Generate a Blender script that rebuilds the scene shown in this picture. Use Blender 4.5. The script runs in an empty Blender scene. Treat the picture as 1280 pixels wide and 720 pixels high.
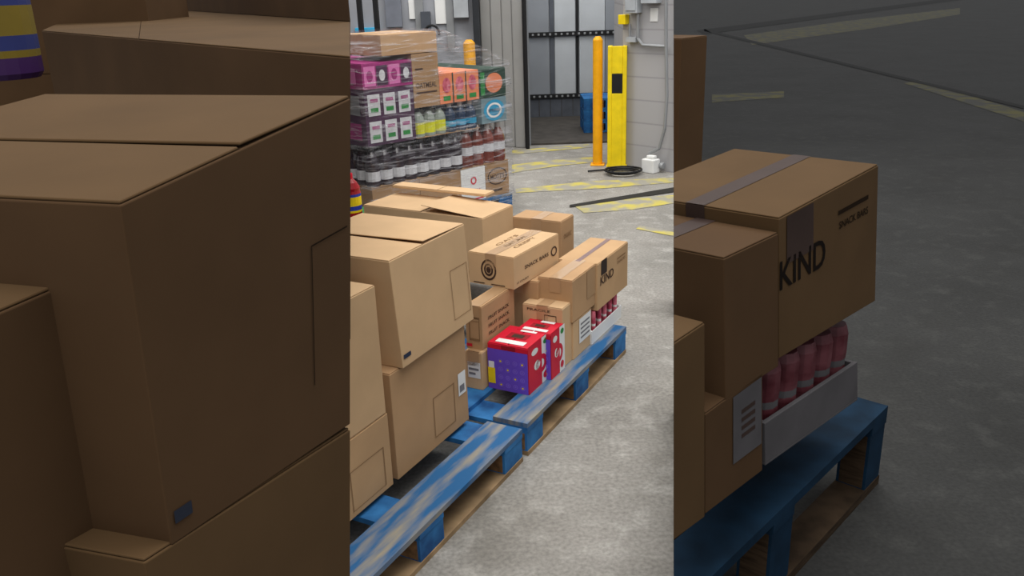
import bpy, bmesh, math, random
from mathutils import Vector, Matrix, noise
random.seed(7)
S = bpy.context.scene
S.view_settings.view_transform = 'Standard'
F = 1077.0
CAM = Vector((0, 0, 1.6))
PITCH = math.radians(19.4)
R = (Matrix.Rotation(math.radians(90) - PITCH, 4, 'X') @ Matrix.Rotation(math.radians(-1.9), 4, 'Z')).to_3x3()
RT = R.transposed()
cd = bpy.data.cameras.new('camera'); cam = bpy.data.objects.new('camera', cd)
S.collection.objects.link(cam)
cam.matrix_world = Matrix.Translation(CAM) @ R.to_4x4()
cd.sensor_width = 36; cd.lens = F / 1280 * 36; cd.clip_start = 0.02; cd.clip_end = 1500
S.camera = cam
X = Vector((1, 0, 0)); Y = Vector((0, 1, 0))

def ray(px, py): return R @ Vector(((px - 640) / F, (360 - py) / F, -1))
def W(px, py, z=0.0):
    d = ray(px, py); return CAM + d * ((z - 1.6) / d.z)
def VP(px, py, P, dr):
    n = Vector((dr.y, -dr.x, 0)); d = ray(px, py)
    return CAM + d * ((P - CAM).dot(n) / d.dot(n))
def zat(P, py):
    l0 = RT @ (Vector((P.x, P.y, 0)) - CAM); u = RT @ Vector((0, 0, 1)); k = (360 - py) / F
    return -(l0.y + k * l0.z) / (u.y + k * u.z)
def ln(P, dr, px):
    l0 = RT @ (P - CAM); u = RT @ dr; k = (px - 640) / F
    return -(l0.x + k * l0.z) / (u.x + k * u.z)
def AB(yaw):
    y = math.radians(yaw)
    return Vector((math.sin(y), math.cos(y), 0)), Vector((-math.cos(y), math.sin(y), 0))

def lin(c):
    o = []
    for v in c:
        v /= 255
        o.append(v / 12.92 if v <= .04045 else ((v + .055) / 1.055) ** 2.4)
    return (*o, 1)
def mat(name, rgb, rough=.8, var=.12, scale=6, bump=.0, metal=0, spec=.3, rgb2=None, stretch=(1, 1, 1), rotz=0, sharp=.15, mid=.5):
    m = bpy.data.materials.new(name); m.use_nodes = True
    nt = m.node_tree; b = nt.nodes['Principled BSDF']
    b.inputs['Roughness'].default_value = rough; b.inputs['Metallic'].default_value = metal
    b.inputs['Specular IOR Level'].default_value = spec
    tc = nt.nodes.new('ShaderNodeTexCoord'); mp = nt.nodes.new('ShaderNodeMapping'); m0 = nt.nodes.new('ShaderNodeMapping')
    m0.inputs['Rotation'].default_value = (0, 0, rotz)
    mp.inputs['Scale'].default_value = stretch
    nz = nt.nodes.new('ShaderNodeTexNoise'); nz.inputs['Scale'].default_value = scale; nz.inputs['Detail'].default_value = 6
    rp = nt.nodes.new('ShaderNodeValToRGB')
    c = lin(rgb)
    c1 = tuple(max(0, x * (1 - var)) for x in c[:3]) + (1,)
    c2 = lin(rgb2) if rgb2 else tuple(min(1, x * (1 + var)) for x in c[:3]) + (1,)
    rp.color_ramp.elements[0].color = c1; rp.color_ramp.elements[1].color = c2
    rp.color_ramp.elements[0].position = mid - sharp; rp.color_ramp.elements[1].position = mid + sharp
    L = nt.links.new
    L(tc.outputs['Object'], m0.inputs[0]); L(m0.outputs[0], mp.inputs[0]); L(mp.outputs[0], nz.inputs['Vector'])
    L(nz.outputs['Fac'], rp.inputs[0]); L(rp.outputs[0], b.inputs['Base Color'])
    if bump:
        bp = nt.nodes.new('ShaderNodeBump'); bp.inputs['Strength'].default_value = bump; bp.inputs['Distance'].default_value = .01
        L(nz.outputs['Fac'], bp.inputs['Height']); L(bp.outputs[0], b.inputs['Normal'])
    return m

def concrete(name, base, light, dark, rough=.6, stain=.8):
    m = bpy.data.materials.new(name); m.use_nodes = True
    nt = m.node_tree; b = nt.nodes['Principled BSDF']; b.inputs['Roughness'].default_value = rough
    b.inputs['Specular IOR Level'].default_value = .25
    tc = nt.nodes.new('ShaderNodeTexCoord'); L = nt.links.new
    def nz(s, d, dist=0):
        n = nt.nodes.new('ShaderNodeTexNoise'); n.inputs['Scale'].default_value = s; n.inputs['Detail'].default_value = d
        n.inputs['Distortion'].default_value = dist; L(tc.outputs['Object'], n.inputs['Vector']); return n
    def ramp(n, p0, p1, c0, c1):
        r = nt.nodes.new('ShaderNodeValToRGB'); e = r.color_ramp.elements
        e[0].position = p0; e[1].position = p1; e[0].color = c0; e[1].color = c1
        L(n.outputs['Fac'], r.inputs[0]); return r
    def mix(f, a, bb, mode='MIX'):
        x = nt.nodes.new('ShaderNodeMix'); x.data_type = 'RGBA'; x.blend_type = mode
        L(f, x.inputs[0]) if not isinstance(f, float) else setattr(x.inputs[0], 'default_value', f)
        L(a, x.inputs[6]); L(bb, x.inputs[7]); return x
    big = ramp(nz(1.3, 9, 0), .32, .68, lin(dark), lin(base))
    med = ramp(nz(9, 12, .1), .52, .78, (0, 0, 0, 1), (.8, .8, .8, 1))
    li = nt.nodes.new('ShaderNodeRGB'); li.outputs[0].default_value = lin(light)
    m1 = mix(med.outputs[0], big.outputs[0], li.outputs[0])
    fine = ramp(nz(70, 8), .3, .7, (.74, .74, .74, 1), (1.18, 1.18, 1.18, 1))
    m2 = mix(1.0, m1.outputs[2], fine.outputs[0], 'MULTIPLY')
    st = ramp(nz(2.4, 8, .4), .30, .46, (stain, stain * .99, stain * .97, 1), (1, 1, 1, 1))
    m3 = mix(1.0, m2.outputs[2], st.outputs[0], 'MULTIPLY')
    L(m3.outputs[2], b.inputs['Base Color'])
    bp = nt.nodes.new('ShaderNodeBump'); bp.inputs['Strength'].default_value = .12; bp.inputs['Distance'].default_value = .01
    L(fine.outputs[0], bp.inputs['Height']); L(bp.outputs[0], b.inputs['Normal'])
    return m

class MB:
    def __init__(s): s.v = []; s.f = []; s.m = []; s.mats = []
    def mi(s, m):
        if m not in s.mats: s.mats.append(m)
        return s.mats.index(m)
    def poly(s, pts, m):
        n = len(s.v); s.v += [Vector(p) for p in pts]; s.f.append(tuple(range(n, n + len(pts)))); s.m.append(s.mi(m))
    def hexa(s, c, m):
        n = len(s.v); s.v += [Vector(p) for p in c]; k = s.mi(m)
        for f in ((3, 2, 1, 0), (4, 5, 6, 7), (0, 1, 5, 4), (1, 2, 6, 5), (2, 3, 7, 6), (3, 0, 4, 7)):
            s.f.append(tuple(n + i for i in f)); s.m.append(k)
    def obox(s, o, a, b, la, lb, z0, z1, m):
        q = [o, o + a * la, o + a * la + b * lb, o + b * lb]
        s.hexa([Vector((p.x, p.y, z0)) for p in q] + [Vector((p.x, p.y, z1)) for p in q], m)
    def cyl(s, p0, p1, r, m, n=12, r1=None):
        p0 = Vector(p0); p1 = Vector(p1); d = (p1 - p0).normalized(); r1 = r if r1 is None else r1
        x = d.orthogonal().normalized(); y = d.cross(x); k = s.mi(m); i0 = len(s.v)
        for (p, rr) in ((p0, r), (p1, r1)):
            for i in range(n):
                t = 2 * math.pi * i / n; s.v.append(p + x * (rr * math.cos(t)) + y * (rr * math.sin(t)))
        for i in range(n):
            j = (i + 1) % n; s.f.append((i0 + i, i0 + j, i0 + n + j, i0 + n + i)); s.m.append(k)
        s.f.append(tuple(i0 + n - 1 - i for i in range(n))); s.m.append(k)
        s.f.append(tuple(i0 + n + i for i in range(n))); s.m.append(k)
    def lathe(s, o, prof, n=12):
        i0 = len(s.v)
        for (r, z, _) in prof:
            for i in range(n):
                t = 2 * math.pi * i / n; s.v.append(Vector((o.x + r * math.cos(t), o.y + r * math.sin(t), o.z + z)))
        for q in range(len(prof) - 1):
            k = s.mi(prof[q][2])
            for i in range(n):
                j = (i + 1) % n
                s.f.append((i0 + q * n + i, i0 + q * n + j, i0 + (q + 1) * n + j, i0 + (q + 1) * n + i)); s.m.append(k)
        s.f.append(tuple(i0 + (len(prof) - 1) * n + i for i in range(n))); s.m.append(s.mi(prof[-1][2]))
    def tube(s, pts, r, m, n=8):
        for i in range(len(pts) - 1): s.cyl(pts[i], pts[i + 1], r, m, n)
    def done(s, name, bevel=0, parent=None, smooth=False, origin=True):
        lo = Vector([min(v[i] for v in s.v) for i in range(3)]); hi = Vector([max(v[i] for v in s.v) for i in range(3)])
        c = (lo + hi) / 2; c.z = lo.z
        if not origin: c = Vector((0, 0, 0))
        me = bpy.data.meshes.new(name); me.from_pydata([tuple(v - c) for v in s.v], [], s.f)
        for m in s.mats: me.materials.append(m)
        for p, k in zip(me.polygons, s.m): p.material_index = k; p.use_smooth = smooth
        ob = bpy.data.objects.new(name, me); S.collection.objects.link(ob); ob.location = c
        if bevel:
            bv = ob.modifiers.new('bevel', 'BEVEL'); bv.width = bevel; bv.segments = 2; bv.limit_method = 'ANGLE'; bv.angle_limit = 1.0
        if parent: ob.parent = parent
        return ob
def trim(ob, px, keep):
    """saw the mesh along a plane so the load ends flush there"""
    n = ray(px, 0).cross(ray(px, 720)).normalized()
    if (n.dot(ray(px + 100, 360)) > 0) == (keep > 0): n = -n
    bm = bmesh.new(); bm.from_mesh(ob.data)
    r = bmesh.ops.bisect_plane(bm, geom=bm.verts[:] + bm.edges[:] + bm.faces[:], plane_co=CAM - ob.location, plane_no=n, clear_outer=True)
    ed = [e for e in r['geom_cut'] if isinstance(e, bmesh.types.BMEdge)]
    try: bmesh.ops.edgenet_fill(bm, edges=ed)
    except Exception: pass
    bm.to_mesh(ob.data); bm.free(); return ob

_tc = {}
def textgeo(t):
    if t in _tc: return _tc[t]
    cu = bpy.data.curves.new('t', 'FONT'); cu.body = t; cu.offset = .012; cu.resolution_u = 3
    ob = bpy.data.objects.new('t', cu); S.collection.objects.link(ob)
    bpy.context.view_layer.update()
    ev = ob.evaluated_get(bpy.context.evaluated_depsgraph_get()); me = ev.to_mesh()
    vs = [(v.co.x, v.co.y) for v in me.vertices]; fs = [tuple(p.vertices) for p in me.polygons]
    ev.to_mesh_clear(); bpy.data.objects.remove(ob); bpy.data.curves.remove(cu)
    x0 = min(v[0] for v in vs); x1 = max(v[0] for v in vs); y0 = min(v[1] for v in vs); y1 = max(v[1] for v in vs)
    _tc[t] = ([((x - x0) / (x1 - x0), (y - y0) / (y1 - y0)) for x, y in vs], fs); return _tc[t]
def text(mb, t, fn, u0, u1, v0, v1, m):
    vs, fs = textgeo(t); n = len(mb.v); k = mb.mi(m)
    mb.v += [fn(u0 + (u1 - u0) * x, v0 + (v1 - v0) * y) for x, y in vs]
    for f in fs: mb.f.append(tuple(n + i for i in f)); mb.m.append(k)
def rect(mb, fn, u0, u1, v0, v1, m):
    mb.poly([fn(u0, v0), fn(u1, v0), fn(u1, v1), fn(u0, v1)], m)
def frame(mb, fn, u0, u1, v0, v1, t, m, tv=None):
    tv = tv or t
    rect(mb, fn, u0, u1, v0, v0 + tv, m); rect(mb, fn, u0, u1, v1 - tv, v1, m)
    rect(mb, fn, u0, u0 + t, v0, v1, m); rect(mb, fn, u1 - t, u1, v0, v1, m)
def ring(mb, fn, cu, cv, ru, rv, t, m, n=24):
    for i in range(n):
        a, b = 2 * math.pi * i / n, 2 * math.pi * (i + 1) / n
        mb.poly([fn(cu + ru * math.cos(a), cv + rv * math.sin(a)), fn(cu + ru * math.cos(b), cv + rv * math.sin(b)),
                 fn(cu + ru * (1 - t) * math.cos(b), cv + rv * (1 - t) * math.sin(b)), fn(cu + ru * (1 - t) * math.cos(a), cv + rv * (1 - t) * math.sin(a))], m)
def disc(mb, fn, cu, cv, ru, rv, m, n=20):
    mb.poly([fn(cu + ru * math.cos(2 * math.pi * i / n), cv + rv * math.sin(2 * math.pi * i / n)) for i in range(n)], m)
def lift1(fn, d=.0015): return lambda u, v: fn(u, v) + (CAM - fn(u, v)).normalized() * d

# ---------- materials
CB = mat('cardboard', (190, 154, 114), .85, .07, 5, .04)
CB2 = mat('cardboard_light', (202, 168, 128), .85, .06, 5, .04)
CB3 = mat('cardboard_tan', (180, 144, 106), .85, .08, 5, .04)
SEAM = mat('seam_shadow', (84, 60, 38), .9)
TAPE = mat('packing_tape', (176, 142, 106), .35, .06, 8, spec=.5)
BTAPE = mat('dark_tape', (58, 48, 44), .4)
VTAPE = mat('violet_tape', (128, 100, 98), .4)
INK = mat('brown_ink', (66, 46, 36), .9)
INKL = mat('faint_ink', (142, 110, 76), .9)
NAVY = mat('navy_tape', (42, 52, 74), .6)
WHT = mat('white_label', (226, 226, 224), .7, .03)
GREY = mat('grey_print', (120, 120, 124), .8)
DCB = mat('dimmed_cardboard', (80, 61, 40), .9, .08, 4, .04, spec=.1)  # side-area materials start here: their dimness is put into the colours
DCBs = mat('dimmed_cardboard_deep', (73, 54, 36), .9, .08, 4, .04, spec=.1)  # same dimmed cardboard, deeper tone, used on sides below lighter tops
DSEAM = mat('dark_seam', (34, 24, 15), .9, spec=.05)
DTAPE = mat('dimmed_packing_tape', (56, 44, 40), .6, spec=.1)
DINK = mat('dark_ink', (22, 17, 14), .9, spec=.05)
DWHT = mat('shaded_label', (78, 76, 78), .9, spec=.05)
DPINK = mat('dimmed_pink_wrap', (80, 22, 32), .5, .3, 18, rgb2=(96, 52, 58))  # pink wrap again, darkened in its colour for the dim right side
DBLUE = mat('dimmed_blue_paint', (14, 36, 54), .8, .3, 9, spec=.1)  # pallet blue with the dimming painted into the colour
DWOOD = mat('dimmed_wood', (52, 41, 30), .9, .35, 12, spec=.1, stretch=(1, 1, 8))  # pallet wood, likewise dimmed through its colour
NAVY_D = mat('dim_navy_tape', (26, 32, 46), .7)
BLUE = mat('blue_pallet_paint', (28, 88, 150), .75, .35, 9, .1, rgb2=(50, 120, 180))
WOOD = mat('raw_wood', (150, 124, 92), .85, .3, 10, .1)
WOODD = mat('end_grain', (112, 84, 56), .9, .35, 40, .2)
RED = mat('red_carton', (204, 22, 50), .45, .05)
DRED = mat('deep_red', (150, 10, 30), .6)
PUR = mat('purple_carton', (104, 72, 190), .45, .06)
PURL = mat('purple_print', (128, 98, 206), .5)
PINK = mat('pink_fruit_wrap', (198, 62, 92), .3, .3, 25, spec=.5, rgb2=(232, 130, 146))
GRN = mat('green_print', (40, 130, 60), .5)
YEL = mat('safety_yellow', (236, 206, 20), .5, .08, 12)
ORG = mat('orange_yellow', (238, 168, 14), .5, .08, 12)
BLK = mat('black_rubber', (22, 22, 24), .6)
STEEL = mat('galvanised', (150, 152, 154), .45, .08, metal=.3)

def carton(name, C8, mb_=CB, seam='A', tape=TAPE, seamm=SEAM, deco=None, bevel=.004, flap=True, parent=None, top=None, sidetape=True, lift=0):
    def pt(u, v, w):
        p = Vector((0, 0, 0))
        for i in (0, 1):
            for j in (0, 1):
                for k in (0, 1):
                    p += C8[(i, j, k)] * ((u if i else 1 - u) * (v if j else 1 - v) * (w if k else 1 - w))
        return p
    la = (C8[(1, 0, 1)] - C8[(0, 0, 1)]).length; lb = (C8[(0, 1, 1)] - C8[(0, 0, 1)]).length
    h = (C8[(0, 0, 1)] - C8[(0, 0, 0)]).length
    nr = -(C8[(0, 1, 0)] - C8[(0, 0, 0)]).normalized(); nl = -(C8[(1, 0, 0)] - C8[(0, 0, 0)]).normalized(); up = Vector((0, 0, 1))
    e = .0012
    fR = lambda u, v: pt(u, 0, v) + nr * e * 1.6
    fL = lambda u, v: pt(0, 1 - u, v) + nl * e * 1.6
    mb = MB(); t = .004 / h if flap else 0
    def slab(u0, u1, v0, v1, w0, w1, m, up4=(0, 0, 0, 0)):
        q = [(u0, v0), (u1, v0), (u1, v1), (u0, v1)]
        mb.hexa([pt(x, y, w0) + up * s for (x, y), s in zip(q, up4)] + [pt(x, y, w1) + up * s for (x, y), s in zip(q, up4)], m)
    slab(0, 1, 0, 1, 0, 1 - t, mb_)
    if flap:
        tm = top or mb_
        if seam == 'A':
            g = .0025 / lb; ee = .002 / la
            slab(ee, 1 - ee, .002 / lb, .5 - g, 1 - t * .98, 1, tm, (0, 0, lift * .6, lift)); slab(ee, 1 - ee, .5 + g, 1 - .002 / lb, 1 - t * .98, 1, tm)
            rect(mb, lambda u, v: pt(u, v, 1 - t) + up * .0005, ee, 1 - ee, .5 - g, .5 + g, seamm)
        else:
            # the far flap laps over the near one so its free edge shows
            g = .0025 / la; ee = .002 / lb; sp = .42 if lift else .5
            hh = .0042 / h if lift else 0
            slab(.002 / la, sp - g, ee, 1 - ee, 1 - t * .98, 1, tm); slab(sp + g, 1 - .002 / la, ee, 1 - ee, 1 - t * .98, 1, tm, (lift, 0, 0, lift * .3))
            rect(mb, lambda u, v: pt(u, v, 1 - t) + up * .0005, ee, 1 - ee, sp - g, sp + g, seamm) if False else None
            rect(mb, lambda u, v: pt(u, v, 1 - t) + up * .0005, sp - g, sp + g, ee, 1 - ee, seamm)
    fT = lambda u, v: pt(u, v, 1) + up * e
    if tape:
        w = .025
        if seam == 'A':
            rect(mb, fT, 0, 1, .5 - w / lb, .5 + w / lb, tape)
            if sidetape: rect(mb, fL, .5 - w / lb, .5 + w / lb, 1 - .06 / h, 1, tape)
        else:
            rect(mb, fT, .5 - w / la, .5 + w / la, 0, 1, tape)
            if sidetape: rect(mb, fR, .5 - w / la, .5 + w / la, 1 - .06 / h, 1, tape)
    if deco: deco(mb, fR, fL, fT)
    return mb.done(name, bevel, parent)

def c8(C, z0, z1, la, lb, a, b):
    d = {}
    for i in (0, 1):
        for j in (0, 1):
            p = C + a * (la * i) + b * (lb * j)
            d[(i, j, 0)] = Vector((p.x, p.y, z0)); d[(i, j, 1)] = Vector((p.x, p.y, z1))
    return d
def bfit(px, py, z0, top_py, pxA, pxB, yaw=27, z1=None):
    a, b = AB(yaw); C = W(px, py, z0)
    if z1 is None: z1 = zat(C, top_py)
    T = Vector((C.x, C.y, z1))
    return c8(C, z0, z1, ln(T, a, pxA), ln(T, b, pxB) if pxB > 5 else pxB, a, b), z1

# ---------- floor
FL = concrete('concrete_floor', (156, 152, 146), (178, 175, 169), (128, 125, 119))
FD = concrete('dimmed_concrete', (46, 46, 45), (56, 56, 54), (37, 37, 36), .8, .85)  # same concrete as FL, with dimness put into the colour
mb = MB()
s0 = W(842, 719, 0); s1 = W(842, 60, 0); dr = (s1 - s0).normalized()
n0 = s0 - dr * 4; n1 = s0 + dr * 600
mb.poly([(-300, -4, 0), n0, n1, (-300, 600, 0)], FL)
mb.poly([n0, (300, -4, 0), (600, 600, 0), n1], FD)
mb.done('floor', origin=False)

def worn(name, c, fl, th=.5, sc=9):
    m = mat(name, c, .7, .2, sc)
    nt = m.node_tree; r = [n for n in nt.nodes if n.type == 'VALTORGB'][0]
    r.color_ramp.elements[0].color = lin(fl); r.color_ramp.elements[1].color = lin(c)
    r.color_ramp.elements[0].position = th - .08; r.color_ramp.elements[1].position = th + .08
    return m
WY = worn('worn_yellow_paint', (188, 174, 84), (148, 144, 132), .53, 6)
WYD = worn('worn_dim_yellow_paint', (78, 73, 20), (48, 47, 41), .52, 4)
CRK = mat('floor_joint', (42, 40, 36), .9)
DCRK = mat('floor_joint_dimmed', (18, 18, 17), .9)  # joint colour dimmed to go with FD
def fpoly(name, pts, m, z=.003):
    q = MB(); q.poly([W(x, y, z) for x, y in pts], m); q.done(name)
fpoly('floor_marking', [(640, 206), (690, 200), (742, 196), (742, 203), (700, 207), (640, 216)], WY)
fpoly('floor_marking', [(640, 188), (735, 180), (740, 184), (640, 193)], WY)
fpoly('floor_marking', [(716, 256), (780, 247), (842, 244), (842, 254), (790, 262), (730, 266)], WY)
fpoly('floor_marking', [(800, 282), (842, 290), (842, 295), (795, 286)], WY)
fpoly('floor_marking', [(645, 236), (740, 226), (842, 222), (842, 228), (760, 235), (645, 241)], WY)
fpoly('floor_joint', [(712, 256), (842, 234), (842, 240), (712, 259)], CRK, .006)
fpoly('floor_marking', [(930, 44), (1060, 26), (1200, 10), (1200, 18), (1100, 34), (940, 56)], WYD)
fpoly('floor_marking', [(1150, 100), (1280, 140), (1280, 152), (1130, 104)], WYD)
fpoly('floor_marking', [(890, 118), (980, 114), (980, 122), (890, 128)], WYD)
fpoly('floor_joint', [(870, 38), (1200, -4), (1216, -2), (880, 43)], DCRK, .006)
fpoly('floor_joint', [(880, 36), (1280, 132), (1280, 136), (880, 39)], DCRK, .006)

# ---------- pallets
E1 = W(783, 408, .13); E0 = W(470, 716, .13)
a = (E1 - E0).normalized(); a.z = 0; b = Vector((-a.y, a.x, 0)); YAW = math.degrees(math.atan2(a.x, a.y))
BLUEW = mat('worn_blue_deck', (40, 102, 156), .8, .2, 6, .15, rgb2=(150, 142, 124), stretch=(4, .6, 1), rotz=math.radians(YAW), sharp=.13, mid=.56)
def pallet(name, o, a, b, la, lb, h=.13, mt=BLUE, md=BLUEW, mw=WOOD, me_=WOODD, bt=.018, nb=5, blk=.13):
    q = MB(); bw = .1
    for k in (0, .5, 1):
        q.obox(o + b * ((lb - bw) * k), a, b, la, bw, 0, bt, mw)
    for i in (0, .5, 1):
        for k in (0, .5, 1):
            q.obox(o + a * ((la - blk) * i) + b * ((lb - bw) * k + .003), a, b, blk, bw - .006, bt, h - 2 * bt, mt)
            q.obox(o + a * ((la - blk) * i - .001) + b * ((lb - bw) * k + .012), a, b, .0012, bw - .024, bt + .004, h - 2 * bt - .006, me_)
    for i in (0, .5, 1):
        q.obox(o + a * ((la - blk) * i), a, b, blk, lb, h - 2 * bt, h - bt, mt)
    for k in range(nb):
        w = .14 if k in (0, nb - 1) else .1
        q.obox(o + b * ((lb - w) * k / (nb - 1)), a, b, la, w, h - bt, h, md if k % 2 == 0 else mt)
    return q.done(name, .002)
E1 = Vector((E1.x, E1.y, 0))
pallet('shipping_pallet', E1 - a * 1.0, a, b, 1.0, 1.1)
pallet('shipping_pallet', E1 - a * 2.22, a, b, 1.18, 1.1)

# ---------- near cartons
DK = .1305
def N_deco(mb, fR, fL, fT):
    frame(mb, fR, .55, .92, .08, .6, .008, INKL)
Cn = W(492, 605, DK) - a * .45
Tn = W(492, 605, DK); z = zat(Tn, 355); zn = zat(Tn, 515)
carton('cardboard_box', c8(Cn, DK, zn, .45, .36, a, b), CB, deco=N_deco)
carton('cardboard_box', c8(Cn, zn + .001, z, .444, .36, a, b), CB2, seam='B')
C = W(498, 600, DK); z2 = zat(C, 468); T = Vector((C.x, C.y, z2))
def d2(mb, fR, fL, fT):
    rect(mb, fR, .86, .97, .32, .55, WHT); rect(mb, lift1(fR), .88, .95, .35, .42, GREY); frame(mb, fR, .5, .8, .1, .5, .008, INKL)
carton('cardboard_box', c8(C, DK, z2, ln(T, a, 580), .4, a, b), CB3, deco=d2)
a3, b3 = AB(YAW - 1)
C = W(504, 461, z2 + .001); z3 = zat(C, 326)
ct = W(486, 326, z3)
def dB(mb, fR, fL, fT):
    rect(mb, fR, .02, .11, .08, .12, NAVY); frame(mb, fR, .72, .97, .12, .62, .006, INKL)
la = ln(ct, a3, 580)
Bc = c8(C, z2 + .001, z3, la, .42, a3, b3)
for i in (0, 1):
    for j in (0, 1):
        Bc[(i, j, 1)] = ct + a3 * (la * i) + b3 * (.42 * j)
carton('cardboard_box', Bc, CB2, tape=None, deco=dB, seam='B', lift=.009)
def mk(px, py, ztop, z0, pxA, pxB, yaw, **k):
    aa, bb = AB(yaw); P = W(px, py, ztop)
    c = c8(P, z0, ztop, ln(P, aa, pxA), ln(P, bb, pxB) if pxB > 5 else pxB, aa, bb)
    return carton(k.pop('name', 'cardboard_box'), c, **k)
mk(603, 273, .62, .36, 641, 454, YAW + 2, seam='A', mb_=CB2, tape=None, lift=.03)
mk(598, 300, .358, DK, 636, 470, YAW + 2, mb_=CB3)
mk(606, 243, .665, .652, 618, 490, YAW + 2, mb_=CB2, tape=None)
def dF(mb, fR, fL, fT): text(mb, 'ORGANIC', fR, .2, .8, .6, .7, INKL); frame(mb, fL, .3, .7, .3, .6, .02, INKL)
mk(701, 277, .56, .33, 717, 640, YAW, mb_=CB3, deco=dF)
mk(702, 332, .328, DK, 716, 650, YAW, mb_=CB3)
def lab(mb, fR, fL, fT):
    rect(mb, fL, .15, .9, .3, .72, WHT); rect(mb, lift1(fL), .2, .8, .5, .56, GREY); rect(mb, lift1(fL), .2, .6, .38, .44, GREY)
c, zl = bfit(604, 488, DK, 441, 640, 581, YAW); carton('cardboard_box', c, CB2, deco=lab)
def dL(mb, fR, fL, fT):
    for k in range(3): text(mb, 'FRUIT SNACK', fR, .18, .82, .25 + k * .18, .33 + k * .18, INK)
    frame(mb, fL, .2, .85, .2, .75, .05, INKL); rect(mb, fL, .0, .35, .05, .12, RED)
c, zL = bfit(604, 438, zl + .001, 384, 642, 581, YAW); carton('cardboard_box', c, CB3, deco=dL)
def dE(mb, fR, fL, fT):
    ring(mb, fL, .45, .5, .17, .33, .2, INK); ring(mb, fL, .45, .5, .1, .2, .35, INK); disc(mb, fL, .45, .5, .05, .1, INK)
    rect(mb, fL, .1, .35, .04, .07, INK); rect(mb, fL, .5, .8, .04, .07, INK)
    text(mb, 'SNACK BARS', fR, .22, .75, .45, .57, INK); text(mb, '12 COUNT', fR, .05, .3, .12, .18, INK)
    ring(mb, fR, .88, .5, .07, .16, .3, INK)
    for k, s in enumerate(('CRISPY', 'NATURAL', 'OATS')):
        text(mb, s, fT, .3, .75, .25 + .2 * k, .34 + .2 * k, INKL)
c, _ = bfit(643, 362, zL + .002, 322, 698, 585, YAW + 3); carton('cardboard_box', c, CB2, deco=dE, tape=TAPE)
aa, bb = AB(YAW); P = W(672, 352, zL)
carton('cardboard_box', c8(P, DK, zL, .2, .18, aa, bb), CB3)

def dI(mb, fR, fL, fT):
    frame(mb, fL, .55, .85, .72, .86, .015, INK); text(mb, 'FRAGILE', fL, .12, .7, .9, .94, INK)
c, zi = bfit(704, 460, DK, 386, 716, 653, YAW); carton('cardboard_box', c, CB2, deco=dI)
def dJ(mb, fR, fL, fT):
    rect(mb, fR, .3, .95, .3, .95, WHT)
    for k in range(4): rect(mb, lift1(fR), .38, .88, .4 + .12 * k, .45 + .12 * k, GREY)
c, zj = bfit(717, 450, DK, 403, 739, 680, YAW); carton('cardboard_box', c, CB2, deco=dJ)
c, zh = bfit(716, 404, zj + .001, 351, 747, 672, YAW)
def dH(mb, fR, fL, fT): rect(mb, fR, .55, .98, .3, .98, TAPE)
carton('cardboard_box', c, CB3, seam='A', deco=dH)
def tray(name, c, white, pink, hz=.45):
    q = MB()
    def pt(u, v, w):
        p = Vector((0, 0, 0))
        for i in (0, 1):
            for j in (0, 1):
                for k in (0, 1): p += c[(i, j, k)] * ((u if i else 1 - u) * (v if j else 1 - v) * (w if k else 1 - w))
        return p
    def sl(u0, u1, v0, v1, w0, w1, m):
        q.hexa([pt(u0, v0, w0), pt(u1, v0, w0), pt(u1, v1, w0), pt(u0, v1, w0), pt(u0, v0, w1), pt(u1, v0, w1), pt(u1, v1, w1), pt(u0, v1, w1)], m)
    sl(0, 1, 0, 1, 0, .03, white); sl(0, 1, 0, .03, .03, hz, white); sl(0, 1, .97, 1, .03, hz, white); sl(0, .03, .03, .97, .03, hz, white); sl(.97, 1, .03, .97, .03, hz, white)
    nu, nv = 5, 4
    h = (c[(0, 0, 1)] - c[(0, 0, 0)]).length; la = (c[(1, 0, 0)] - c[(0, 0, 0)]).length; lb = (c[(0, 1, 0)] - c[(0, 0, 0)]).length
    r = min(la / nu, lb / nv) * .46
    for i in range(nu):
        for j in range(nv):
            o = pt(.05 + .9 * (i + .5) / nu, .05 + .9 * (j + .5) / nv, .03)
            hh = h * .95
            q.lathe(o, [(r * .8, 0, pink), (r, hh * .1, pink), (r, hh * .45, pink), (r * .96, hh * .5, white), (r * .96, hh * .58, pink), (r, hh * .66, pink), (r, hh * .9, pink), (r * .85, hh, pink)], 12)
    return q.done(name, .0015)
c, zk = bfit(740, 431, DK, 394, 777, 716, YAW); tray('fruit_cup_tray', c, WHT, PINK)
def dG(mb, fR, fL, fT):
    rect(mb, fR, .1, .28, .7, 1, BTAPE)
    text(mb, 'KIND', fR, .08, .5, .5, .68, INK); text(mb, 'SNACKS', fR, .62, .9, .68, .74, INKL)
    rect(mb, fR, .62, .9, .78, .81, INKL); rect(mb, fT, 0, 1, .44, .56, VTAPE)
c, zg = bfit(747, 389, zk + .001, 330, 785, 697, YAW); carton('cardboard_box', c, CB, deco=dG, tape=None)

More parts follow.
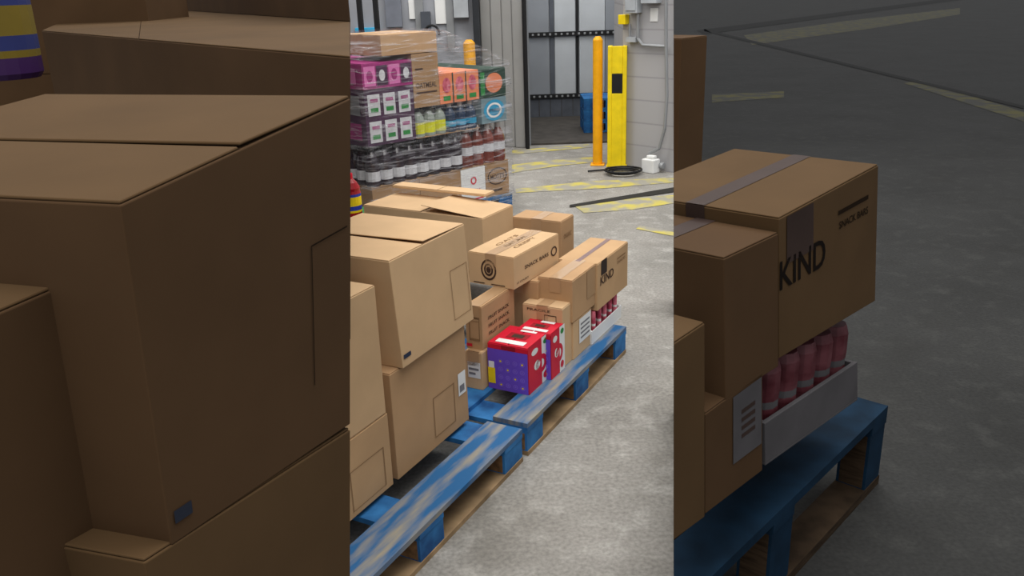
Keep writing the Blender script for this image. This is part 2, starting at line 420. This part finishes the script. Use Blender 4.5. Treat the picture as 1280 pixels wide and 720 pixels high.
def case(px, py, tp, pa, pb, z0=DK):
    def d(mb, fR, fL, fT):
        rect(mb, fL, .0, 1, .0, .88, PUR); g = lift1(fL); gr = lift1(fR)
        for i in range(4):
            for k in range(4):
                ring(mb, g, .32 + .18 * i, .12 + .17 * k, .06, .05, .3, PURL, 12); disc(mb, g, .32 + .18 * i, .12 + .17 * k, .025, .02, YEL if (i + k) % 3 == 0 else PURL, 8)
        rect(mb, g, .0, .18, .12, .46, YEL); rect(mb, g, .02, .16, .46, .6, WHT)
        rect(mb, g, .35, .7, .9, .98, DRED)
        rect(mb, fR, .0, .62, .0, 1, RED); rect(mb, fR, .62, 1, 0, 1, WHT)
        ring(mb, gr, .6, .45, .26, .2, .5, RED); disc(mb, gr, .4, .5, .14, .1, WHT); disc(mb, gr, .3, .82, .15, .07, WHT); disc(mb, gr, .82, .88, .12, .06, GRN); disc(mb, gr, .8, .15, .12, .08, RED)
        rect(mb, fT, .36, .64, .25, .75, DRED); rect(mb, fT, .08, .26, .15, .85, WHT); rect(mb, fT, .76, .92, .2, .6, WHT)
        rect(mb, lift1(fT), .42, .58, .36, .64, INK)
    c, zt = bfit(px, py, z0, tp, pa, pb, YAW)
    return carton('snack_case', c, RED, tape=None, deco=d, seam='A', seamm=RED)
case(661, 494, 436, 686, 609)
case(689, 475, 418, 705, 645)

# ---------- stack of cartons beside the camera (left), dimmed by their material colours
def onplane(q, P, aa, bb, lb):
    pts = [VP(x, y, P, aa) for x, y in q]
    c = {(0, 0, 1): pts[0], (1, 0, 1): pts[1], (1, 0, 0): pts[2], (0, 0, 0): pts[3]}
    for i in (0, 1):
        for k in (0, 1): c[(i, 1, k)] = c[(i, 0, k)] + bb * lb
    return c
aL, bL = AB(17.5)
P = W(150, 252, 1.4)
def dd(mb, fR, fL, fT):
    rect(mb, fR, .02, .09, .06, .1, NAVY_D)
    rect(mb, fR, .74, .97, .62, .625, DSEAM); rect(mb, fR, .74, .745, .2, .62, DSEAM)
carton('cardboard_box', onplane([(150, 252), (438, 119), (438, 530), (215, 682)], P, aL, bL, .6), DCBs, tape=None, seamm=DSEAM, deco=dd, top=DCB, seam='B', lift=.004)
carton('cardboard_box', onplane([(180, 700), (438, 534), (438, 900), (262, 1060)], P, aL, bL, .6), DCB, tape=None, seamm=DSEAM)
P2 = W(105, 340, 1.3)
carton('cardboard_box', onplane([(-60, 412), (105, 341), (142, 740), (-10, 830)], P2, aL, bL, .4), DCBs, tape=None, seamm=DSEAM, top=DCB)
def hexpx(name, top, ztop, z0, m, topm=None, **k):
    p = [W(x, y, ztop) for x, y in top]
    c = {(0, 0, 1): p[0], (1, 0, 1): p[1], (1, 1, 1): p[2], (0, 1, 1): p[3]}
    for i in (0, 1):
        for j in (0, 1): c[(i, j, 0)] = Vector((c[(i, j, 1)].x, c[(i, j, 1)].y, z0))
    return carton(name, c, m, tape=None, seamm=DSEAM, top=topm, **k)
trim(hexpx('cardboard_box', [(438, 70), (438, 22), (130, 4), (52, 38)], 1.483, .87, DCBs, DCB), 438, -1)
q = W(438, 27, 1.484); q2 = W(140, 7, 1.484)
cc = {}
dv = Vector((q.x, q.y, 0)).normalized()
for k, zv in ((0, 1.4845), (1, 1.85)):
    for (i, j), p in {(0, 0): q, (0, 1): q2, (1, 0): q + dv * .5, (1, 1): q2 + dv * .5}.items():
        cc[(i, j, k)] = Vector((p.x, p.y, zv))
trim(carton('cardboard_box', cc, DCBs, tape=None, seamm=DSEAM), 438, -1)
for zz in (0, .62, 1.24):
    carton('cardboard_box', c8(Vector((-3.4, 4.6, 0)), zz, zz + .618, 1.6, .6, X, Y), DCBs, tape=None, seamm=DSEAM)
def jug(name, o, r, h, body, l1, l2, cap):
    q = MB()
    q.lathe(o, [(r * .9, 0, body), (r, h * .04, body), (r, h * .15, l1), (r * 1.01, h * .2, l2), (r * 1.01, h * .3, l1), (r * 1.01, h * .5, l2), (r, h * .56, body), (r * .93, h * .62, body), (r * .97, h * .68, body), (r * .7, h * .8, body), (r * .35, h * .88, cap), (r * .36, h * .97, cap), (r * .33, h, cap)], 20)
    return q.done(name, 0, smooth=False)
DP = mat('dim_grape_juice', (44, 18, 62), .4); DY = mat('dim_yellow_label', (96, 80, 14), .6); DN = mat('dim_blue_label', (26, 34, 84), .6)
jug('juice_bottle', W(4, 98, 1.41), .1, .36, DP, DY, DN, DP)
RJ = mat('red_juice', (150, 22, 30), .25); LB = mat('blue_label', (40, 60, 160), .5)
g0 = W(441, 272, .55); jug('juice_bottle', g0, .05, .22, RJ, YEL, LB, RED)
q = MB(); g1 = Vector((g0.x - .3, g0.y - .06, 0))
for k in range(4):
    q.obox(g1, X, Y, .35, .3, .137 * k + .02, .137 * k + .12, GRN); q.obox(g1 + X * .01 + Y * .01, X, Y, .33, .28, .137 * k, .137 * k + .137, GRN)
q.done('green_crate', .004)

# ---------- big cartons on the right with their own pallet, dimmed by material colour
aR, bR = AB(43)
PR = W(1098, 604, 0)
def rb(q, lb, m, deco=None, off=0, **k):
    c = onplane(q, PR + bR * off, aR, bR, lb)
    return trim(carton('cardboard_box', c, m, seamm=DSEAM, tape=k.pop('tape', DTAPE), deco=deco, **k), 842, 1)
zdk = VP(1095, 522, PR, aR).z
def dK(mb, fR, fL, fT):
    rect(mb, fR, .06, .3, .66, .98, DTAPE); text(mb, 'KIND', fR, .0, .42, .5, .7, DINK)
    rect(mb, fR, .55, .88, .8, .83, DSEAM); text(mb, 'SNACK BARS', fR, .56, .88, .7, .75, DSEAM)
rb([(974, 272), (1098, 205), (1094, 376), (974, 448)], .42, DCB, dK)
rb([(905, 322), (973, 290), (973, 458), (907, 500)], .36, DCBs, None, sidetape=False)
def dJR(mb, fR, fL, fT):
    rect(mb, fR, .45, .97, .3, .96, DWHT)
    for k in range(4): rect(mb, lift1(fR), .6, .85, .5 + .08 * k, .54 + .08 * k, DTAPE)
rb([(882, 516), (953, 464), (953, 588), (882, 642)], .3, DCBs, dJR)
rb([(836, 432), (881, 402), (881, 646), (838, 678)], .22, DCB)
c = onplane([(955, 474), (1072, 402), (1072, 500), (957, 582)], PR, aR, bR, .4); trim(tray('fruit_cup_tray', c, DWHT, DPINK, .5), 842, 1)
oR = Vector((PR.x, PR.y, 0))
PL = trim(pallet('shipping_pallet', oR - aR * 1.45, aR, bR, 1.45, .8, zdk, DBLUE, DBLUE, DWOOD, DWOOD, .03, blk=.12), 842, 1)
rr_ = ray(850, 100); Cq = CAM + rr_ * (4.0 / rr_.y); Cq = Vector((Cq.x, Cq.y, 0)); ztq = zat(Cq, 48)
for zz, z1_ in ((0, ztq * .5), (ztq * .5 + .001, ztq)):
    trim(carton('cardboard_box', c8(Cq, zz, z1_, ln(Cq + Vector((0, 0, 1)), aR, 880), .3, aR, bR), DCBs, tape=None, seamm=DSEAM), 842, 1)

# ---------- wrapped pallet load (rear)
yw = 47
a2, b2 = AB(yw)
SR = W(641, 262, 0)
la2 = ln(SR, a2 * -1, 470); S0 = SR - a2 * la2; lb2 = .95
root = bpy.data.objects.new('wrapped_pallet_load', None); S.collection.objects.link(root)
pp = pallet('pallet', Vector((S0.x, S0.y, 0)), a2, b2, la2, lb2, .13); pp.parent = root
zs = [.132] + [zat(SR, y) for y in (200, 154, 119, 84)]
zTL = zat(S0, 80); zC = zat(S0, 50); zP = zat(S0, 114)
S0 = Vector((S0.x, S0.y, 0)) + a2 * .02 + b2 * .02; la2 -= .03; lb2 -= .04
def sbox(u0, u1, z0, z1, m, deco=None, v0=0, v1=.4, **k):
    C = S0 + a2 * (la2 * u0) + b2 * (lb2 * v0)
    return carton(k.pop('name', 'carton'), c8(C, z0, z1 - .003, la2 * (u1 - u0) - .003, lb2 * (v1 - v0) - .003, a2, b2), m, deco=deco, parent=root, bevel=.002, **k)
GCB = mat('film_covered_carton', (160, 126, 90), .6, .06)
def dm(mb, fR, fL, fT):
    ring(mb, fR, .5, .6, .42, .26, .12, INK); text(mb, "MOTT'S", fR, .2, .8, .52, .67, INK); rect(mb, fR, .3, .7, .14, .2, INK)
def dw(mb, fR, fL, fT):
    text(mb, 'FRESH', fR, .25, .75, .28, .36, RED); ring(mb, fR, .5, .62, .12, .12, .4, RED); rect(mb, fR, .1, .9, .04, .08, RED)
sbox(0, .32, zs[0], zs[1], GCB, v1=1); sbox(.32, .62, zs[0], zs[1], GCB, v1=.5); sbox(.62, .81, zs[0], zs[1], WHT, dw, v1=.5, tape=None); sbox(.81, 1, zs[0], zs[1], GCB, dm, v1=1, tape=None)
JD = mat('dark_juice', (34, 20, 32), .2, .2, spec=.6); JB = mat('brown_juice', (112, 44, 28), .2, .2, spec=.6); JL = mat('lime_label', (210, 210, 40), .5); JN = mat('teal_dark_juice', (26, 50, 78), .25, spec=.6)
LBL = mat('bottle_label', (200, 200, 204), .6, .1, 30); CAPB = mat('cap_dark', (30, 28, 34), .5); CAPW = mat('cap_white', (190, 180, 176), .5)
JC = mat('clear_bottle', (140, 150, 140), .2, .15, spec=.6); LT = mat('teal_label', (40, 146, 186), .5)
def bottles(name, u0, u1, z0, z1, body, l, cap, rows=2, left=False, l0=.16, l1=.46):
    q = MB(); h = z1 - z0 - .006; w = la2 * (u1 - u0); n = max(2, round(w / .095)); r = w / n / 2 * .97
    pos = [S0 + a2 * (la2 * u0 + r * 1.03 * (2 * i + 1)) + b2 * (r * (2 * j + 1)) for i in range(n) for j in range(rows)]
    if left:
        nj = int(lb2 / (2 * r)); pos += [S0 + a2 * r + b2 * (r * (2 * j + 1)) for j in range(rows, nj)]
    for p in pos:
        q.lathe(Vector((p.x, p.y, z0 + .003)), [(r * .92, 0, body), (r, h * .05, body), (r, h * l0, l), (r, h * l1, body), (r * .98, h * .6, body), (r * .75, h * .74, body), (r * .36, h * .86, cap), (r * .38, h * .97, cap), (r * .34, h * .995, cap)], 12)
    q.obox(S0 + a2 * (la2 * u0 + .001), a2, b2, w - .002, rows * 2 * r + .002, z0, z0 + .004, GCB)
    return q.done(name, 0, root)
bottles('dark_juice_bottles', 0, .66, zs[1], zs[2], JD, LBL, CAPB, 2, True, .14, .38)
bottles('apple_juice_bottles', .66, 1, zs[1], zs[2] + .02, JB, LBL, CAPW, 2, False, .3, .5)
sbox(.12, 1, zs[1], zs[2] - .01, JD, v0=.25, v1=1, tape=None, name='inner_carton')
PK = mat('magenta_case', (150, 38, 110), .5, .15, 12); PKD = mat('violet_case', (66, 36, 64), .5, .2, 12)
def dpk(mb, fR, fL, fT):
    g = lift1(fR, .002)
    for i in range(3):
        for k in range(2):
            u = .06 + .31 * i; v = .06 + .48 * k
            rect(mb, fR, u, u + .24, v, v + .38, LBL)
            rect(mb, g, u + .05, u + .2, v + .24, v + .3, PK); rect(mb, g, u + .05, u + .2, v + .06, v + .14, GRN)
    for i in range(4):
        rect(mb, fL, .06 + .24 * i, .22 + .24 * i, .1, .4, PK); rect(mb, fL, .06 + .24 * i, .22 + .24 * i, .55, .9, GREY)
zm = zs[2]
sbox(0, .32, zm, zP, PKD, dpk, v1=1, tape=None, name='drink_case')
bottles('lime_juice_bottles', .325, .55, zm, zs[3] + .0, JC, JL, CAPB, l0=.12, l1=.5)
bottles('water_bottles', .55, .78, zm, zs[3] + .0, JN, LT, CAPW, l0=.2, l1=.4)
def dt(mb, fR, fL, fT):
    disc(mb, fR, .5, .5, .42, .42, LT)
    g = lift1(fR, .002)
    ring(mb, g, .5, .5, .3, .3, .25, WHT); text(mb, 'SPRING', g, .25, .75, .44, .56, NAVY)
sbox(.8, 1, zm + .021, zs[3], mat('pale_case', (110, 134, 142), .5), dt, v1=1, tape=None, name='drink_case')
sbox(.34, .78, zm + .001, zs[3] - .005, JN, v0=.25, v1=1, tape=None, name='inner_carton')
MAUVE = mat('mauve_print', (206, 112, 170), .5)
def dmg(mb, fR, fL, fT):
    for i in range(4): rect(mb, fR, .03 + .245 * i, .25 + .245 * i, .12, .88, (MAUVE, PKD)[i % 2])
    for i in range(4): disc(mb, lift1(fR, .002), .14 + .245 * i, .5, .06, .22, LBL if i % 2 else PK)
    for i in range(4): rect(mb, fL, .04 + .24 * i, .2 + .24 * i, .2, .8, MAUVE)
sbox(0, .32, zP + .001, zTL, PK, dmg, v1=1, tape=None, name='drink_case')
OR = mat('peach_case', (222, 130, 88), .5, .1); DG = mat('dark_green_case', (28, 58, 44), .5)
def dor(mb, fR, fL, fT):
    for i in range(3):
        disc(mb, fR, .17 + .33 * i, .6, .1, .25, PINK); rect(mb, fR, .08 + .33 * i, .26 + .33 * i, .1, .25, GRN)
    for i in (1, 2): rect(mb, fR, .33 * i - .015, .33 * i + .015, 0, 1, DG)
def dgr(mb, fR, fL, fT):
    disc(mb, fR, .55, .5, .32, .35, OR); rect(mb, fR, .05, .2, .1, .9, GRN)
sbox(.5, .79, zs[3] + .001, zs[4] + .01, OR, dor, v1=1, tape=None, name='drink_case')
sbox(.79, 1, zs[3] + .001, zs[4] + .005, DG, dgr, v1=1, tape=None, name='drink_case')
def dtop(mb, fR, fL, fT):
    text(mb, 'OATMEAL', fR, .1, .9, .36, .46, INK); rect(mb, fR, .1, .9, .26, .29, INK); rect(mb, fR, .1, .4, .7, .73, INK)
zT2 = zTL + .03
sbox(.32, .5, zs[3] + .001, zT2, GCB, dtop, v1=.6, tape=None)
sbox(.13, .5, zT2 + .001, zC + .02, CB3, None, v0=0, v1=.5)
fm = bpy.data.materials.new('stretch_film'); fm.use_nodes = True
nt = fm.node_tree; nt.nodes.clear(); L = nt.links.new
out = nt.nodes.new('ShaderNodeOutputMaterial'); mx = nt.nodes.new('ShaderNodeMixShader'); tr = nt.nodes.new('ShaderNodeBsdfTransparent')
pb = nt.nodes.new('ShaderNodeBsdfPrincipled'); pb.inputs['Base Color'].default_value = (.62, .62, .66, 1); pb.inputs['Roughness'].default_value = .12; pb.inputs['Specular IOR Level'].default_value = 1
tc = nt.nodes.new('ShaderNodeTexCoord'); mp = nt.nodes.new('ShaderNodeMapping'); mp.inputs['Rotation'].default_value = (.5, .6, .3); mp.inputs['Scale'].default_value = (2, 2, 20)
nz = nt.nodes.new('ShaderNodeTexNoise'); nz.inputs['Scale'].default_value = 1.5; nz.inputs['Detail'].default_value = 9; nz.inputs['Distortion'].default_value = 1.6
rp = nt.nodes.new('ShaderNodeValToRGB'); rp.color_ramp.elements[0].position = .5; rp.color_ramp.elements[0].color = (.05, .05, .05, 1); rp.color_ramp.elements[1].position = .7; rp.color_ramp.elements[1].color = (.5, .5, .5, 1)
bp = nt.nodes.new('ShaderNodeBump'); bp.inputs['Strength'].default_value = .9; bp.inputs['Distance'].default_value = .03
L(tc.outputs['Object'], mp.inputs[0]); L(mp.outputs[0], nz.inputs['Vector']); L(nz.outputs['Fac'], rp.inputs[0]); L(rp.outputs[0], mx.inputs[0])
L(nz.outputs['Fac'], bp.inputs['Height']); L(bp.outputs[0], pb.inputs['Normal']); L(tr.outputs[0], mx.inputs[1]); L(pb.outputs[0], mx.inputs[2]); L(mx.outputs[0], out.inputs[0])
q = MB(); k = q.mi(fm)
def ringpts(z, u0, u1, v0, v1):
    pts = []; o = S0
    seg = [((u0, v0), (u1, v0), 26), ((u1, v0), (u1, v1), 16), ((u1, v1), (u0, v1), 26), ((u0, v1), (u0, v0), 16)]
    for (p, r_, n) in seg:
        for i in range(n):
            t = i / n; u = p[0] + (r_[0] - p[0]) * t; v = p[1] + (r_[1] - p[1]) * t
            w = o + a2 * (u * la2) + b2 * (v * lb2); w.z = z
            d = (w - (o + a2 * la2 / 2 + b2 * lb2 / 2)); d.z = 0; d.normalize()
            pts.append(w + d * (.012 + .02 * (noise.noise(w * 6) + .5)))
    return pts
levels = []
ztop = zs[4] + .01; N = 22
for i in range(N): levels.append(ringpts(.05 + (ztop - .02) * i / (N - 1), -.01, 1.01, -.01, 1.01))
levels.append(ringpts((ztop + zC) / 2 + .02, .0, .80, -.01, .9)); levels.append(ringpts(zC + .03, .11, .52, -.01, .52)); levels.append(ringpts(zC + .035, .2, .35, .2, .35))
nn = len(levels[0])
for lv in levels: q.v += lv
for i in range(len(levels) - 1):
    for j in range(nn):
        j2 = (j + 1) % nn; q.f.append((i * nn + j, i * nn + j2, (i + 1) * nn + j2, (i + 1) * nn + j)); q.m.append(k)
q.done('stretch_film', 0, root, smooth=True)

# ---------- walls
def blockwall():
    m = bpy.data.materials.new('painted_block'); m.use_nodes = True; nt = m.node_tree; b_ = nt.nodes['Principled BSDF']; L = nt.links.new
    b_.inputs['Roughness'].default_value = .6
    br = nt.nodes.new('ShaderNodeTexBrick'); br.inputs['Color1'].default_value = lin((170, 168, 169)); br.inputs['Color2'].default_value = lin((166, 165, 167)); br.inputs['Mortar'].default_value = lin((152, 150, 153))
    br.inputs['Scale'].default_value = 1; br.inputs['Brick Width'].default_value = .4; br.inputs['Row Height'].default_value = .2; br.inputs['Mortar Size'].default_value = .007
    tc = nt.nodes.new('ShaderNodeTexCoord')
    sx = nt.nodes.new('ShaderNodeSeparateXYZ'); cx = nt.nodes.new('ShaderNodeCombineXYZ')
    ad = nt.nodes.new('ShaderNodeMath'); ad.operation = 'ADD'
    L(tc.outputs['Object'], sx.inputs[0]); L(sx.outputs[0], ad.inputs[0]); L(sx.outputs[1], ad.inputs[1]); L(ad.outputs[0], cx.inputs[0]); L(sx.outputs[2], cx.inputs[1]); L(cx.outputs[0], br.inputs['Vector']); L(br.outputs[0], b_.inputs['Base Color'])
    bp = nt.nodes.new('ShaderNodeBump'); bp.inputs['Strength'].default_value = .12; bp.inputs['Distance'].default_value = .01; bp.invert = True
    L(br.outputs['Fac'], bp.inputs['Height']); L(bp.outputs[0], b_.inputs['Normal'])
    return m
BW = blockwall()
def prism(name, pts, z0, z1, m, bevel=0):
    q = MB(); n = len(pts); k = q.mi(m)
    q.v += [Vector((p.x, p.y, z0)) for p in pts] + [Vector((p.x, p.y, z1)) for p in pts]
    for i in range(n): q.f.append((i, (i + 1) % n, n + (i + 1) % n, n + i)); q.m.append(k)
    q.f.append(tuple(range(n - 1, -1, -1))); q.m.append(k); q.f.append(tuple(range(n, 2 * n))); q.m.append(k)
    return q.done(name, bevel)
wr0 = W(777, 206, 0); wr1 = W(850, 217, 0); wd = (wr1 - wr0).normalized()
bk = W(768, 184, 0)
trim(prism('wall_right', [wr0, wr1, wr1 + Vector((wr1.x, wr1.y, 0)).normalized() * 2.6, bk + Vector((.0, .1, 0)), bk], 0, 4, BW), 842, -1)
cl = W(607, 182, 0); cr = W(657, 183, 0); wl = W(300, 184, 0)
wld = (cl - wl).normalized()
prism('wall_left', [wl, cl, cl + Vector((0, .4, 0)), wl + Vector((0, .4, 0))], 0, 4, mat('grey_wall', (150, 152, 158), .7, .06, 3))
CU = mat('dock_curtain', (144, 143, 141), .6, .06, 4)
q = MB(); n = 4
dcur = (cr - cl)
for i in range(n):
    p0 = cl + dcur * (i / n)
    q.obox(p0 - Vector((0, .09 if i % 2 else .07, 0)), dcur.normalized(), Y, dcur.length / n - .002, .1, .0, 4, CU)
q.obox(cr - Vector((0, .16, 0)), dcur.normalized(), Y, .04, .2, 0, 4, BLK)
q.obox(cl - Vector((.07, .16, 0)), dcur.normalized(), Y, .07, .155, 0, 4, mat('dark_jamb', (44, 46, 50), .6))
q.done('dock_curtain', .01)
TD = mat('trailer_dark_scuff', (84, 88, 96), .6, .15, 6); TW = mat('trailer_panel', (186, 190, 194), .5, .06, 3); TG = mat('trailer_grey_panel', (138, 142, 148), .5, .06, 3); TF = mat('trailer_floor', (70, 66, 62), .8, .2, 8)
q = MB()
base = cr + Vector((.06, 0.05, 0)); TWD = 1.42
back = 1.9
def tb(x0, x1, y0, y1, z0, z1, m): q.hexa([base + Vector(p) for p in ((x0, y0, z0), (x1, y0, z0), (x1, y1, z0), (x0, y1, z0), (x0, y0, z1), (x1, y0, z1), (x1, y1, z1), (x0, y1, z1))], m)
pb_ = base + Vector((.5, back, 0)); zb1 = zat(pb_, 122); zb2 = zat(pb_, 45)
tb(0, TWD, 0, back, 0.0, .02, TF)
tb(0, TWD, back, back + .1, .02, 3, TG)
tb(-.05, 0, 0, back + .1, 0, 3, TG)
tb(TWD, TWD + .05, 0.6, back + .1, 0, 3, TW)
for x0_, x1_, m_ in ((.01, .3, TG), (.31, .36, TD), (.37, .62, TW), (.63, .66, BLK), (.67, .98, TW), (.985, 1.3, TG), (1.31, 1.41, TG)):
    tb(x0_, x1_, back - .03, back, zb1, 3, m_)
tb(0, TWD, back - .04, back, .02, zb1, TD)
for i in range(10): tb(.02 + .14 * i, .028 + .14 * i, back - .045, back - .04, .03, zb1, TF)
for zc in (zb1, zb2): tb(0, TWD, back - .06, back - .03, zc, zc + .055, BLK)
for i in range(20):
    for zc in (zb1, zb2): tb(.02 + .07 * i, .045 + .07 * i, back - .065, back - .06, zc + .016, zc + .04, STEEL)
q.done('dock_trailer', .003)
pi = W(732, 170, .021)
for k in range(3):
    pl = MB(); z0 = .022 + .125 * k
    for j in range(3):
        pl.obox(pi + Y * (.2 + .2 * j), X, Y, .34, .09, z0, z0 + .02, BLUE)
        for i in range(3): pl.obox(pi + X * (.12 * i) + Y * (.2 + .2 * j), X, Y, .1, .09, z0 + .02, z0 + .1, WOODD if i == 1 else BLUE)
    pl.obox(pi + Y * .2, X, Y, .34, .5, z0 + .1, z0 + .122, BLUE)
    pl.done('shipping_pallet')

def bollard(name, px0, px1, pyb, pyt, m, slot=False):
    p0 = W(px0, pyb, 0); p1 = W(px1, pyb, 0); zt = zat(p0, pyt); w = (p1 - p0).length; d = (p1 - p0).normalized(); n = Vector((-d.y, d.x, 0))
    q = MB()
    if not slot:
        q.cyl(p0 + d * w / 2 + Vector((0, 0, .012)), Vector((p0.x, p0.y, zt)) + d * w / 2, w / 2, m, 20)
        q.obox(p0 - d * .02 - n * .06, d, n, w + .04, w + .04, 0, .012, m)
        q.cyl(Vector((p0.x, p0.y, zt)) + d * w / 2, Vector((p0.x, p0.y, zt + .03)) + d * w / 2, w / 2, m, 20, w / 4)
    else:
        t = w * .22
        q.obox(p0, d, n, t, .12, 0, zt, m); q.obox(p0 + d * (w - t), d, n, t, .12, 0, zt, m)
        q.obox(p0 + d * t, d, n, w - 2 * t, .03, 0, zt * .62, m); q.obox(p0 + d * t, d, n, w - 2 * t, .03, zt * .78, zt, m)
        q.obox(p0 + d * t, d, n, w - 2 * t, .02, zt * .62, zt * .78, BLK); q.obox(p0 - d * .01, d, n, w + .02, .13, 0, .012, m)
    return q.done(name, .004)
bollard('safety_bollard', 741, 753, 206, 50, ORG); bollard('dock_guard_post', 759, 782, 209, 58, YEL, True)
bollard('safety_bollard', 586, 600, 200, 54, ORG)

n_ = Vector((wd.y, -wd.x, 0)); n_ = n_ if n_.y < 0 else -n_
def wbox(name, x0, y0, x1, y1, P, d, nn_, th, m, extra=None):
    a0 = VP(x0, y1, P, d); a1 = VP(x1, y0, P, d)
    z0, z1 = min(a0.z, a1.z), max(a0.z, a1.z)
    q = MB(); o = Vector((a0.x, a0.y, 0)) + nn_ * .002; w = Vector((a1.x - a0.x, a1.y - a0.y, 0))
    q.obox(o, w.normalized(), nn_, w.length, th, z0, z1, m)
    if extra: extra(q, o, w, z0, z1)
    q.done(name, .004)
EB = mat('grey_enclosure', (168, 172, 176), .5)
def door(q, o, w, z0, z1):
    q.obox(o + n_ * .08 + w * .08, w.normalized(), n_, w.length * .84, .008, z0 + .02, z1 - .02, EB)
    q.obox(o + n_ * .09 + w * .75, w.normalized(), n_, .02, .02, (z0 + z1) / 2, (z0 + z1) / 2 + .05, BLK)
wbox('electrical_box', 788, -40, 804, 16, wr0, wd, n_, .08, EB, door)
wbox('electrical_box', 778, 18, 787, 30, wr0, wd, n_, .06, YEL)
wbox('electrical_box', 808, -20, 828, 4, wr0, wd, n_, .08, EB)
wbox('wall_sign', 813, 10, 823, 27, wr0, wd, n_, .004, WHT)
def wp(x, y, o=.03): return VP(x, y, wr0, wd) + n_ * o
q = MB(); q.tube([wp(800, 17), wp(800, 48), wp(806, 56), wp(836, 58)], .014, STEEL); q.tube([wp(790, 30), wp(790, 50)], .012, STEEL)
q.obox(wp(787, 52, .0), wd, n_, .1, .05, wp(787, 52).z, wp(787, 46).z, EB); q.done('conduit')
q = MB(); pts = [wp(837, -30, .05), wp(837, 60, .05), wp(838, 120, .05), wp(836, 160, .06), wp(830, 184, .07), wp(818, 190, .08)]
q.tube(pts, .014, STEEL); q.done('wall_hose')
b0 = W(810, 213, 0)
q = MB(); q.obox(b0, wd, n_, .13, .1, 0, .12, WHT); q.obox(b0 + wd * .03 + n_ * .02, wd, n_, .08, .05, .12, .15, WHT); q.cyl(b0 + wd * .13 + Vector((0, 0, .06)), b0 + wd * .17 + Vector((0, 0, .06)), .03, STEEL); q.done('junction_box', .008)
q = MB(); c0 = W(779, 215, .02)
for k in range(3):
    rr = .10 + .02 * k; pts = [c0 + Vector((rr * 1.15 * math.cos(t * math.pi / 10), rr * math.sin(t * math.pi / 10), .01 * k)) for t in range(21)]
    q.tube(pts, .009, BLK, 6)
q.tube([c0 + Vector((-.1, 0, 0)), W(758, 212, .014), W(735, 214, .014)], .009, BLK, 6)
q.done('cable_coil')

nl_ = Vector((0, -1, 0))
def lw(name, x0, y0, x1, y1, m, th=.02): wbox(name, x0, y0, x1, y1, cl, wld, nl_, th, m)
BS = mat('blue_screen', (60, 170, 214), .4)
lw('wall_sign', 545, -20, 556, 30, WHT); lw('wall_sign', 512, 0, 520, 24, WHT); lw('electrical_box', 568, -30, 584, 22, EB, .1); lw('electrical_box', 528, 14, 538, 44, mat('dark_box', (80, 84, 92), .5), .08)
lw('monitor', 446, 34, 474, 52, BS, .05); lw('electrical_box', 484, -20, 500, 34, mat('mid_grey_panel', (118, 122, 132), .5), .06); lw('trim_1', 560, -60, 563, 60, STEEL, .04); lw('trim_2', 522, -60, 525, 60, STEEL, .04)
hk = VP(541, 40, cl, wld) + nl_ * .12
q = MB(); q.tube([hk + Vector((.07 * math.cos(t * math.pi / 10), 0, .07 * math.sin(t * math.pi / 10))) for t in range(-1, 14)], .012, BLK, 8); q.cyl(hk + Vector((.07, 0, 0)), hk + Vector((.07, .118, 0)), .01, BLK); q.done('wall_hook')
fm0 = W(446, 218, 0)
q = MB()
for x in (0, .13, .27): q.obox(fm0 + X * x, X, Y, .04, .08, 0, 2.6, BLK)
for zc in (.1, .9, 2.2): q.obox(fm0 + Y * .08, X, Y, .31, .03, zc, zc + .07, BLK)
for x in (.02, .23): q.obox(fm0 + X * x - Y * .4, X, Y, .08, .4, .03, .06, BLK)
q.obox(fm0 + Y * .11 - X * .2, X, Y, .7, .4, .1, .8, mat('forklift_body', (60, 62, 66), .5)); q.done('forklift', .004)

# ---------- light
w = bpy.data.worlds.new('world'); S.world = w; w.use_nodes = True
w.node_tree.nodes['Background'].inputs[0].default_value = (.98, .985, 1, 1); w.node_tree.nodes['Background'].inputs[1].default_value = .6
def area(loc, sx, sy, p, tgt=None):
    l = bpy.data.lights.new('ceiling_light', 'AREA'); l.shape = 'RECTANGLE'; l.size = sx; l.size_y = sy; l.energy = p; l.color = (1, .985, .95)
    o = bpy.data.objects.new('ceiling_light', l); S.collection.objects.link(o); o.location = loc
    if tgt: o.rotation_euler = (Vector(tgt) - Vector(loc)).to_track_quat('-Z', 'Y').to_euler()
area((-.2, .6, 5.2), 2.4, 5, 180, (-.3, 2.8, 0)); area((1.8, 4.5, 5.2), 2, 6, 165); area((-1, 7, 5), 5, 1.6, 175); area((.9, 10.0, 2.9), 1.2, .8, 28)
